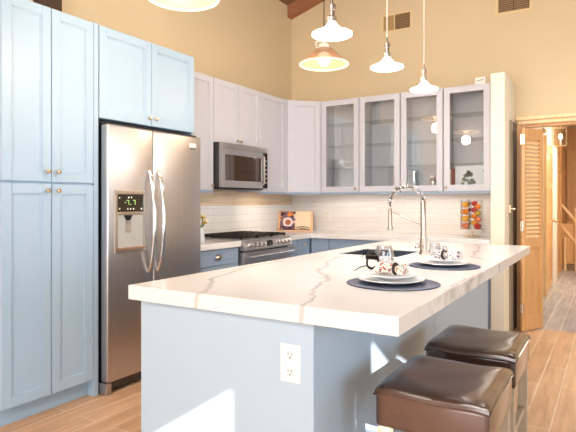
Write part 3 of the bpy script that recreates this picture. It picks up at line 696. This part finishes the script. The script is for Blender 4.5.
MB().ball((0, 0, 0), 0.017).build('side_button', CHROME, t, loc=(-0.038, -0.012, 0.05), smooth=True)
MB().cyl((-0.030, -0.010, 0.05), 0.008, 0.02, 'x').build('button_stem', NICKEL, t)

# ------------------------------------------------------------------ place settings
def disc(name, r, h, m, label, cat, loc, group):
    o = MB().lathe([(0, 0), (r-0.002, 0), (r, 0.001), (r, h-0.001), (r-0.003, h), (r-0.016, h), (r-0.018, h-0.0012), (0, h-0.0012)], seg=64).build(name, m, loc=loc, smooth=True)
    return tag(o, label, cat, group)
def plate(r, m, label, loc, group):
    o = MB().lathe([(0, 0), (r*0.55, 0), (r*0.62, 0.003), (r*0.97, 0.014), (r, 0.017), (r*0.98, 0.019), (r*0.62, 0.009), (r*0.5, 0.006), (0, 0.006)], seg=56).build('plate', m, loc=loc, smooth=True)
    return tag(o, label, 'plate', group)
Z = 0.9145
P1 = Vector((2.690, 2.185)); P2 = Vector((2.712, 2.925))
disc('placemat', 0.200, 0.005, MATB, 'round charcoal placemat at the nearer place setting', 'placemat', (*P1, Z), 'placemats on the island')
disc('placemat', 0.190, 0.005, MATB, 'round charcoal placemat at the farther place setting', 'placemat', (*P2, Z), 'placemats on the island')
for P, w_, in ((P1, 'nearer'), (P2, 'farther')):
    k = 1.0 if w_ == 'nearer' else 0.96
    plate(0.142*k, CHINA, 'large white dinner plate on the %s charcoal placemat' % w_, (P.x-0.008, P.y+0.004, Z+0.0052), 'dinner plates')
    plate(0.112*k, CHINA, 'smaller white plate stacked on the %s dinner plate' % w_, (P.x-0.008, P.y+0.004, Z+0.0250), 'salad plates')
def napkin(label, loc, rz, m):
    t = thing('napkin', label, 'napkin', loc, rz)
    # cloth gathered through a ring, fanning out at both ends
    prof = [(-0.066, 0.022), (-0.060, 0.033), (-0.040, 0.030), (-0.012, 0.024), (0.012, 0.017), (0.024, 0.0155), (0.036, 0.022), (0.054, 0.034), (0.060, 0.024)]
    mb = MB(); seg = 32; rings = []
    for x, r in prof:
        rg = []
        for i in range(seg):
            a = 2*PI*i/seg; rr = r*(1+0.22*math.sin(5*a+x*40)*(0.3+abs(x)*14)+0.08*math.sin(9*a)); y_ = rr*math.cos(a)*1.15; z_ = rr*math.sin(a)*0.85
            rg.append(mb.bm.verts.new((x, y_, max(z_, -0.018))))
        rings.append(rg)
    for a, b in zip(rings, rings[1:]):
        for i in range(seg): mb.bm.faces.new((a[i], a[(i+1) % seg], b[(i+1) % seg], b[i]))
    mb.bm.faces.new(rings[0]); mb.bm.faces.new(rings[-1])
    mb.build('folded_cloth', m, t, loc=(0, 0, 0.022), smooth=True)
    mb = MB(); mb.tube([(0.020, 0.024*math.cos(a), 0.022*math.sin(a)) for a in [2*PI*i/28 for i in range(28)]], 0.0065, 8, True)
    mb.build('napkin_ring', NAPRING, t, loc=(0, 0, 0.026), smooth=True)
    t.scale = (1.04, 1.04, 1.0)
    return t
napkin('cream floral napkin with red flowers in a dark ring on the nearer plates', (P1.x-0.015, P1.y+0.020, Z+0.037), -4, NAPK1)
napkin('cream and violet floral napkin in a dark ring on the farther plates', (P2.x+0.020, P2.y-0.005, Z+0.037), 168, NAPK2)
def wineglass(label, loc, s=1.0, stem=0.0):
    t = thing('glass', label, 'glass', loc, 0, 'glasses on the island')
    pr = [(0.0, 0.0), (0.024, 0.0), (0.035, 0.012), (0.043, 0.035), (0.042, 0.060), (0.033, 0.098), (0.0315, 0.098), (0.0405, 0.060), (0.0415, 0.036), (0.033, 0.014), (0.022, 0.004), (0, 0.004)]
    if stem:
        MB().lathe([(0, 0), (0.034, 0), (0.030, 0.003), (0.005, 0.007), (0.0035, stem), (0, stem)], seg=32).build('stem', CRYSTAL, t, smooth=True)
    MB().lathe([(r*s, z*s+stem) for r, z in pr], seg=36).build('bowl', CRYSTAL, t, smooth=True)
    return t
wineglass('clear stemless wine glass behind the nearer place setting', (2.455, 2.690, Z), 1.2)
wineglass('clear wine glass behind the farther plates, near the faucet', (2.535, 3.36, Z), 0.9)
wineglass('second clear wine glass just right of the faucet, closer to the far plates', (2.605, 3.27, Z), 0.85)
# black ornament with a silver bead, beside the near glass
t = thing('table_ornament', 'black metal leaf ornament with a silver bead beside the nearer glass', 'ornament', (2.415, 2.575, Z))
MB().tube([(0.02+0.030*math.cos(a), 0.020*math.sin(a), 0.044+0.036*math.sin(a)) for a in [2*PI*i/24 for i in range(24)]], 0.0055, 8, True).build('loop', BLKMET, t, smooth=True)
MB().tube([(0.012+0.022*math.cos(a), 0.02, 0.072+0.014*math.sin(a)) for a in [2*PI*i/24 for i in range(24)]], 0.005, 8, True).build('leaf_loop', BLKMET, t, smooth=True)
MB().tube([(-0.022, -0.01, 0.075+0.0), (-0.012, -0.01, 0.095), (-0.024, -0.01, 0.105), (-0.030, -0.01, 0.09), (-0.022, -0.01, 0.072)], 0.003, 6).build('top_loop', BLKMET, t, smooth=True)
MB().box(-0.02, 0.055, -0.006, 0.006, 0.052, 0.076, 0.005).build('band', BLKMET, t)
MB().ball((0, 0, 0), 0.013).build('silver_bead', CHROME, t, loc=(-0.022, -0.014, 0.064), smooth=True)
MB().tube([(0.020, -0.01, 0.012), (-0.002, -0.03, 0.022), (-0.020, -0.06, 0.018), (-0.036, -0.10, 0.003)], 0.0026, 6).build('tail', BLKMET, t, smooth=True)

# ------------------------------------------------------------------ stools
def stool(label, loc, rz, hue):
    t = thing('counter_stool', label, 'stool', loc, rz, 'leather counter stools at the island')
    hw, hd = 0.187, 0.227; zt = 0.622
    mb = MB(); n = 24; V = []
    for j in range(n+1):
        row = []
        for i in range(n+1):
            u = -1+2*i/n; v = -1+2*j/n
            # superellipse rounding of the rim
            z = zt-0.010*abs(u)**8-0.008*abs(v)**10+0.010*(u*u)-0.006+0.0012*math.sin(5*u+2*v+hue)+0.0008*math.sin(6*v-3*u+hue)
            row.append(mb.bm.verts.new((u*hw, v*hd, z)))
        V.append(row)
    for j in range(n):
        for i in range(n): mb.bm.faces.new((V[j][i], V[j][i+1], V[j+1][i+1], V[j+1][i]))
    # rolled edge down to the piping
    per = [V[0][i] for i in range(n)]+[V[j][n] for j in range(n)]+[V[n][n-i] for i in range(n)]+[V[n-j][0] for j in range(n)]
    prev = per
    for dz, g_ in ((0.010, 0.007), (0.024, 0.009)):
        cur = []
        for p0 in per:
            ux, uy = p0.co.x/hw, p0.co.y/hd
            nx = ux*g_ if abs(ux) > 0.999 else 0; ny = uy*g_ if abs(uy) > 0.999 else 0
            cur.append(mb.bm.verts.new((p0.co.x+nx, p0.co.y+ny, p0.co.z-dz)))
        for i in range(len(per)):
            k = (i+1) % len(per); mb.bm.faces.new((prev[i], prev[k], cur[k], cur[i]))
        prev = cur
    pipe = [v.co.copy() for v in prev]
    mb.build('seat', LEATHER, t, smooth=True)
    MB().tube(pipe, 0.0042, 6, True).build('piping', LEATHER, t, smooth=True)
    MB().box(-hw-0.007, hw+0.007, -hd-0.007, hd+0.007, 0.468, 0.594, 0.016, 4).build('upholstered_skirt', LEATHER, t, smooth=True)
    for a in (-1, 1):
        for b in (-1, 1):
            cx, cy = a*(hw-0.022), b*(hd-0.022)
            MB().box(cx-0.022, cx+0.022, cy-0.022, cy+0.022, 0, 0.469, 0.003).build('leg', LEGW, t)
    for b in (-1, 1): MB().box(-hw+0.045, hw-0.045, b*(hd-0.022)-0.010, b*(hd-0.022)+0.010, 0.17, 0.20).build('stretcher', LEGW, t)
    for a in (-1, 1): MB().box(a*(hw-0.022)-0.010, a*(hw-0.022)+0.010, -hd+0.045, hd-0.045, 0.23, 0.26).build('stretcher', LEGW, t)
    return t
stool('nearer dark brown leather counter stool, its seat partly sunlit', (2.972, 2.000, 0), 0, 0.3)
stool('farther dark brown leather counter stool, behind the sunlit one', (2.957, 2.645, 0), 0, 2.1)

# ------------------------------------------------------------------ pendants
FROST = mat('lit_white_glass', (250, 250, 255), 0.25, emit=(232, 240, 255), estr=0.5, alpha=0.5)
FROSTRIM = mat('glowing_glass_rim', (255, 255, 255), 0.3, emit=(245, 249, 255), estr=5)
BULB = mat('lit_white_bulb', (255, 255, 255), 0.3, emit=(255, 250, 240), estr=18)
CORD = mat('white_cord', (230, 222, 210), 0.5, noise=0.05)
PX, RIMZ = 2.36, 2.065
def pendant(label, y):
    t = thing('pendant_lamp', label, 'pendant lamp', (PX, y, RIMZ), 0, 'white glass pendants over the island')
    top = cz(PX)-RIMZ
    MB().tube([(0, 0, 0.17), (0, 0, top-0.02)], 0.0035, 6).build('cord', CORD, t)
    MB().lathe([(0, top-0.045), (0.055, top-0.04), (0.058, top-0.012), (0, top-0.008)]).build('canopy', NICKEL, t, smooth=True)
    MB().lathe([(0, 0.058), (0.020, 0.060), (0.022, 0.085), (0.014, 0.092), (0.014, 0.118), (0.018, 0.120), (0.018, 0.145), (0.008, 0.152), (0.006, 0.18), (0, 0.18)], seg=20).build('socket', NICKEL, t, smooth=True)
    MB().lathe([(0.020, 0.064), (0.026, 0.050), (0.046, 0.030), (0.078, 0.014), (0.093, 0.005), (0.091, 0.002), (0.076, 0.010), (0.044, 0.026), (0.024, 0.046), (0.018, 0.060)], seg=40).build('glass_shade', FROST, t, smooth=True)
    MB().tube([(0.093*math.cos(a), 0.093*math.sin(a), 0.004) for a in [2*PI*i/40 for i in range(40)]], 0.0045, 6, True).build('shade_rim', FROSTRIM, t, smooth=True)
    MB().ball((0, 0, 0.030), 0.022, sz=1.2).build('bulb', BULB, t, smooth=True)
    l = bpy.data.lights.new('pendant_light', 'POINT'); l.energy = 16; l.color = (1, 0.96, 0.90); l.shadow_soft_size = 0.06
    o = bpy.data.objects.new('pendant_light', l); COL.objects.link(o); o.location = (PX, y, RIMZ-0.03)
pendant('nearest white glass pendant over the island, highest in the picture', 2.256)
pendant('middle white glass pendant over the island, in front of the square wall vent', 2.979)
pendant('farthest white glass pendant, hanging before the glass cabinets', 3.703)
AMBER = mat('amber_glass_shade', (158, 122, 94), 0.4, emit=(240, 190, 140), estr=0.12, noise=0.06, alpha=0.6)
RIMW = mat('cream_shade_rim', (255, 232, 190), 0.4, emit=(255, 222, 160), estr=1.6)
BULB2 = mat('lit_cream_globe', (255, 240, 205), 0.3, emit=(255, 232, 196), estr=2.2)
def barn(label, y, z=2.388, x=1.5):
    t = thing('warm_pendant_lamp', label, 'pendant lamp', (x, y, z), 0, 'amber cone pendants over the aisle')
    top = cz(x)-z
    MB().lathe([(0.195, 0.0), (0.165, 0.030), (0.075, 0.118), (0.040, 0.135), (0.038, 0.130), (0.072, 0.112), (0.160, 0.024), (0.190, 0.0)], seg=48).build('shade', AMBER, t, smooth=True)
    MB().tube([(0.194*math.cos(a), 0.194*math.sin(a), 0.0) for a in [2*PI*i/48 for i in range(48)]], 0.0065, 6, True).build('shade_rim', RIMW, t, smooth=True)
    MB().lathe([(0, 0.128), (0.045, 0.128), (0.040, 0.16), (0.018, 0.175), (0.016, 0.20), (0, 0.20)]).build('socket', CORD, t, smooth=True)
    MB().tube([(-0.055, 0, 0.125), (-0.075, 0, 0.17), (-0.070, 0, 0.195), (0, 0, 0.200)], 0.006, 6).build('bracket', CORD, t, smooth=True)
    MB().tube([(0, 0, 0.195), (0, 0, top-0.02)], 0.004, 6).build('chain', BLKMET, t)
    MB().lathe([(0, top-0.045), (0.06, top-0.04), (0.062, top-0.012), (0, top-0.008)]).build('canopy', BRASS, t, smooth=True)
    MB().ball((0, 0, 0.045), 0.058).build('globe', BULB2, t, smooth=True)
    l = bpy.data.lights.new('warm_pendant_light', 'POINT'); l.energy = 24 if y < 3 else 15; l.color = (1, 0.76, 0.52); l.shadow_soft_size = 0.07
    o = bpy.data.objects.new('warm_pendant_light', l); COL.objects.link(o); o.location = (x, y, z-0.13)
barn('amber cone pendant with a round globe, hanging near the kitchen corner', 3.813)
barn('amber cone pendant cut off by the top edge, nearest the pantry', 2.156)

# ------------------------------------------------------------------ vents
t = thing('wall_vent', 'tan wall vent with louvres on its right half, behind the middle pendant', 'vent', (1.228, YB, 3.215), 0, 'vents high on the back wall')
MB().box(0, 0.357, -0.008, 0, 0, 0.02).box(0, 0.357, -0.008, 0, 0.19, 0.21).box(0, 0.02, -0.008, 0, 0.02, 0.19).box(0.335, 0.357, -0.008, 0, 0.02, 0.19).build('frame', VENTF, t)
MB().box(0.02, 0.155, -0.006, -0.001, 0.02, 0.19).build('blank_plate', mat('vent_blank_plate', (170, 138, 92), 0.6, noise=0.05), t)
MB().box(0.155, 0.335, -0.002, -0.001, 0.02, 0.19).build('dark_opening', VENTD, t)
for i in range(9): MB().box(0.17, 0.33, -0.007, -0.0025, 0.028+i*0.018, 0.037+i*0.018).build('louver', SLAT, t)
MB().box(0.148, 0.16, -0.008, -0.001, 0.02, 0.19).build('divider', VENTF, t)
t = thing('wall_vent', 'tan wall vent at the top edge, right of the hanging pendants', 'vent', (2.47, YB, 3.185), 0, 'vents high on the back wall')
MB().box(0, 0.355, -0.008, 0, 0, 0.03).box(0, 0.355, -0.008, 0, 0.19, 0.22).box(0, 0.03, -0.008, 0, 0.03, 0.19).box(0.325, 0.355, -0.008, 0, 0.03, 0.19).build('frame', VENTF, t)
MB().box(0.03, 0.325, -0.002, -0.001, 0.03, 0.19).build('dark_opening', VENTD, t)
for i in range(8):
    for j in range(2): MB().box(0.034+j*0.145, 0.172+j*0.145, -0.006, -0.0025, 0.036+i*0.019, 0.046+i*0.019).build('louver', SLAT, t)

# ------------------------------------------------------------------ small objects
# white box on top of the cabinets
t = thing('small_box', 'small white box with a dark label on top of the rightmost glass cabinet', 'box', (2.335, 5.46, 2.438))
MB().box(0, 0.10, 0, 0.05, 0, 0.068, 0.003).build('case', WHITEP, t)
MB().tube([(0.018, -0.0015, 0.026), (0.03, -0.0015, 0.040), (0.045, -0.0015, 0.030), (0.058, -0.0015, 0.044), (0.07, -0.0015, 0.034), (0.084, -0.0015, 0.050)], 0.003, 5).build('label_mark', OAKD, t)
MB().tube([(0.0, 0.02, 0.012), (-0.03, 0.01, 0.022), (-0.07, 0.02, 0.004), (-0.12, 0.02, 0.003)], 0.0025, 5).build('wire', CORD, t)
# card painted as a window reflection, and books, in the right cabinet
SKYP = mat('reflected_window_white', (236, 240, 246), 0.5, noise=0.02)
GREENP = mat('reflected_tree_green', (120, 140, 132), 0.6, noise=0.3, scale=50)
t = thing('tree_reflection_card', 'white card painted with a grey-green tree reflection inside the rightmost glass cabinet', 'picture', (2.112, 5.575, 1.397))
MB().box(0, 0.340, 0, 0.010, 0, 0.240).build('frame', SKYP, t)
mb = MB(); rnd = random.Random(7)
def blob(cx, cz_, r, n=9):
    pts = [(cx+r*(1+0.25*rnd.uniform(-1, 1))*math.cos(2*PI*i/n), cz_+r*(1+0.25*rnd.uniform(-1, 1))*math.sin(2*PI*i/n)) for i in range(n)]
    mb.prism(pts, -0.0012, -0.0002-rnd.random()*0.0003, 'xz')
for cx, cz_, r in ((0.13, 0.155, 0.032), (0.105, 0.14, 0.022), (0.16, 0.15, 0.024), (0.09, 0.10, 0.022), (0.12, 0.09, 0.016), (0.165, 0.085, 0.028), (0.185, 0.065, 0.022), (0.075, 0.06, 0.018), (0.15, 0.055, 0.02), (0.13, 0.175, 0.02), (0.285, 0.185, 0.014), (0.30, 0.175, 0.012), (0.315, 0.12, 0.008)): blob(cx, cz_, r)
mb.prism([(0.125, 0.01), (0.137, 0.01), (0.134, 0.14), (0.129, 0.14)], -0.0012, -0.0002, 'xz')
mb.build('reflected_tree', GREENP, t)
for k, (x, c, h_, lb) in enumerate(((2.058, (176, 60, 44), 0.205, 'thin red book standing left of the tree reflection card'), (2.078, (238, 232, 226), 0.200, 'thin white book between the red books'), (2.091, (150, 50, 40), 0.21, 'dark red book touching the tree reflection card'))):
    t = thing('book', lb, 'book', (x, 5.50, 1.397), 0, 'books in the rightmost glass cabinet')
    wd = (0.018, 0.011, 0.016)[k]
    MB().box(0, wd, 0, 0.16, 0, h_, 0.001).build('cover', mat('book_cover', c, 0.5, noise=0.05), t)
    MB().box(0.002, wd-0.002, 0.004, 0.155, h_, h_+0.0015).build('pages', PAGE, t)
# pitcher and jar in the third cabinet
t = thing('glass_pitcher', 'clear glass pitcher inside the third glass-door cabinet', 'pitcher', (1.675, 5.58, 1.396))
MB().lathe([(0, 0), (0.050, 0), (0.055, 0.01), (0.056, 0.16), (0.048, 0.19), (0.052, 0.21), (0.050, 0.21), (0.046, 0.19), (0.053, 0.16), (0.052, 0.012), (0, 0.008)], seg=32).build('jug', glass('pitcher_glass', (226, 232, 236), 0.25), t, smooth=True)
MB().tube([(0.052, 0, 0.18), (0.085, 0, 0.165), (0.088, 0, 0.09), (0.055, 0, 0.05)], 0.006, 8).build('handle', CRYSTAL, t, smooth=True)
t = thing('glass_jar', 'small glass jar with a white lid beside the pitcher', 'jar', (1.880, 5.57, 1.396))
MB().lathe([(0, 0), (0.030, 0), (0.033, 0.01), (0.033, 0.10), (0.025, 0.125), (0, 0.125)], seg=24).build('jar_body', glass('jar_glass', (240, 240, 240), 0.3), t, smooth=True)
MB().cyl((0, 0, 0.126), 0.028, 0.022).build('lid', WHITEP, t, smooth=True)
t = thing('glass_bowl', 'clear glass bowl on the low shelf of the leftmost glass cabinet', 'bowl', (0.90, 5.60, 1.6615))
MB().lathe([(0, 0), (0.035, 0), (0.07, 0.03), (0.085, 0.06), (0.082, 0.06), (0.066, 0.032), (0.032, 0.005), (0, 0.004)], seg=32).build('bowl_body', glass('bowl_glass', (235, 238, 236), 0.35), t, smooth=True)

# cookbook on its stand
t = thing('cookbook_stand', 'pale wooden cookbook stand with a black scroll rest in the counter corner', 'book stand', (0.238, 5.465, 0.9145), 22)
tilt = Matrix.Rotation(R(-14), 4, 'X')
def tl(mb, dz=0.0): mb.bm.transform(Matrix.Translation((0, 0, dz)) @ tilt); return mb
tl(MB().box(-0.215, 0.215, 0.010, 0.022, 0.012, 0.25, 0.003)).build('back_board', EASEL, t)
MB().box(-0.215, 0.215, -0.055, 0.020, 0, 0.014, 0.003).build('ledge', EASEL, t)
MB().tube([(-0.0, 0.05, 0.19), (0, 0.12, 0.006)], 0.007, 8).build('prop_leg', EASEL, t)
mb = MB()
for sx in (-1, 1):
    pts = [(sx*(0.10+0.075*math.cos(a)), -0.040, 0.034+0.020*math.sin(a)) for a in [PI*i/10 for i in range(11)]]; mb.tube(pts, 0.004, 6)
    pts = [(sx*(0.10+0.035*math.cos(a)), -0.040, 0.020+0.016*math.sin(a)) for a in [2*PI*i/14 for i in range(14)]]; mb.tube(pts, 0.0035, 6, True)
mb.tube([(-0.19, -0.040, 0.017), (0.19, -0.040, 0.017)], 0.004, 6)
mb.build('scroll_rest', BLKMET, t, smooth=True)
t = thing('cookbook', 'open cookbook showing a food photo, leaning on the wooden stand', 'book', (0.238, 5.465, 0.9145), 22)
tl(MB().box(-0.185, -0.002, -0.005, 0.008, 0.018, 0.238, 0.002)).build('photo_page', FOODP, t)
tl(MB().box(0.002, 0.185, -0.004, 0.008, 0.018, 0.238, 0.002)).build('text_page', PAGE, t)
tl(MB().cyl((-0.09, -0.0045, 0.105), 0.060, -0.002, 'y', 28)).build('printed_plate', mat('printed_plate_white', (236, 214, 214), 0.5, noise=0.03), t)
tl(MB().cyl((-0.088, -0.0066, 0.105), 0.034, -0.001, 'y', 20)).build('printed_food', mat('printed_food_brown', (176, 92, 50), 0.5, noise=0.5, scale=60), t)
tl(MB().cyl((-0.07, -0.0045, 0.205), 0.028, -0.001, 'y', 20)).build('printed_orange', mat('printed_orange', (226, 130, 50), 0.5, noise=0.3, scale=60), t)

# vase of flowers behind the refrigerator edge
t = thing('flower_vase', 'narrow white vase of yellow and cream flowers beside the refrigerator', 'vase', (0.45, 3.515, 0.9145))
MB().lathe([(0, 0), (0.030, 0), (0.034, 0.02), (0.028, 0.09), (0.020, 0.12), (0.022, 0.13), (0.018, 0.13), (0.016, 0.12), (0, 0.11)]).build('vase_body', CHINA, t, smooth=True)
rnd = random.Random(3)
for k in range(8):
    a = k*0.785+0.2; r_ = 0.035+0.015*(k % 2); x_, y_, z_ = r_*math.cos(a), r_*math.sin(a), 0.17+0.022*(k % 4)
    MB().tube([(0, 0, 0.12), (x_*0.5, y_*0.5, 0.15), (x_, y_, z_)], 0.003, 5).build('flower_stem', LEAF, t)
    mb = MB()
    for j in range(6):
        b = j*PI/3; mb.ball((x_+0.014*math.cos(b), y_+0.014*math.sin(b), z_), 0.010, 8)
    mb.ball((x_, y_, z_+0.006), 0.009, 8)
    mb.build('flower', PETAL if k % 2 else mat('yellow_petal', (214, 176, 60), 0.5, noise=0.1), t, smooth=True)

# fruit dispenser: two acrylic tubes on a stand, each fruit its own thing
FX, FY, FZ = 2.300, 5.48, 0.9145
t = thing('fruit_dispenser', 'clear two-tube fruit holder on a round footed stand by the pillar', 'container', (FX, FY, FZ))
MB().lathe([(0, 0), (0.085, 0), (0.088, 0.006), (0.05, 0.016), (0.012, 0.024), (0.010, 0.062), (0, 0.062)], seg=36).build('foot', mat('pale_bronze_foot', (206, 186, 166), 0.3, 0.4, noise=0.05), t, smooth=True)
MB().box(-0.100, 0.100, -0.050, 0.050, 0.062, 0.072, 0.003).build('tray', WHITEP, t)
def tubeb(x0, x1): return MB().box(x0, x1, -0.056, -0.053, 0.0725, 0.372).box(x0, x1, 0.053, 0.056, 0.0725, 0.372).box(x0, x0+0.003, -0.053, 0.053, 0.0725, 0.372).box(x1-0.003, x1, -0.053, 0.053, 0.0725, 0.372)
tubeb(-0.100, -0.018).build('left_tube', ACRYL, t); tubeb(-0.014, 0.100).build('right_tube', ACRYL, t)
fcol = {'orange': (240, 140, 40), 'gold': (244, 176, 60), 'red': (190, 44, 40), 'peach': (232, 128, 88), 'green': (196, 170, 60), 'pink': (214, 70, 84)}
fmat = {k: mat('fruit_skin_'+k, v, 0.35, noise=0.14, scale=25) for k, v in fcol.items()}
def fruit(kind, x, y, z, r, label):
    name = 'apple' if kind in ('red', 'pink', 'green') else ('peach' if kind == 'peach' else 'orange')
    t = thing(name, label, name, (FX+x, FY+y, FZ+z), 0, 'fruit in the clear two-tube holder')
    n = 16; prof = []
    for i in range(n+1):
        a = PI*i/n; d = 0.16*math.exp(-((a-PI)/0.45)**2)+0.08*math.exp(-(a/0.4)**2)
        prof.append((r*math.sin(a), -r*math.cos(a)*(1-d)*0.96))
    MB().lathe(prof, seg=20).build('flesh', fmat[kind], t, smooth=True)
    MB().tube([(0, 0, r*0.76), (0.003, 0, r*0.96)], 0.0018, 5).build('stem', OAKD, t)
fr = [('peach', -0.059, 0, 0.110, 0.0355, 'peach at the bottom of the left tube'), ('gold', -0.059, 0, 0.1815, 0.0355, 'golden orange second from the bottom of the left tube'),
      ('orange', -0.059, 0, 0.253, 0.0355, 'orange third from the bottom of the left tube'), ('gold', -0.059, 0, 0.3245, 0.0355, 'golden orange at the top of the left tube'),
      ('red', 0.058, -0.016, 0.109, 0.0345, 'large red apple at the bottom of the right tube'), ('gold', 0.021, 0.018, 0.141, 0.031, 'golden orange low on the left side of the right tube'),
      ('peach', 0.063, -0.018, 0.176, 0.031, 'small peach above the large red apple'), ('orange', 0.021, 0.016, 0.207, 0.031, 'small orange midway up the left side of the right tube'),
      ('green', 0.063, -0.018, 0.240, 0.031, 'yellow-green apple midway up the right tube'), ('pink', 0.021, 0.016, 0.272, 0.031, 'pink apple high on the left side of the right tube'),
      ('orange', 0.063, -0.018, 0.304, 0.031, 'orange high on the right side of the right tube'), ('red', 0.022, 0.016, 0.336, 0.030, 'small red apple on top of the right tube')]
for a in fr: fruit(*a)
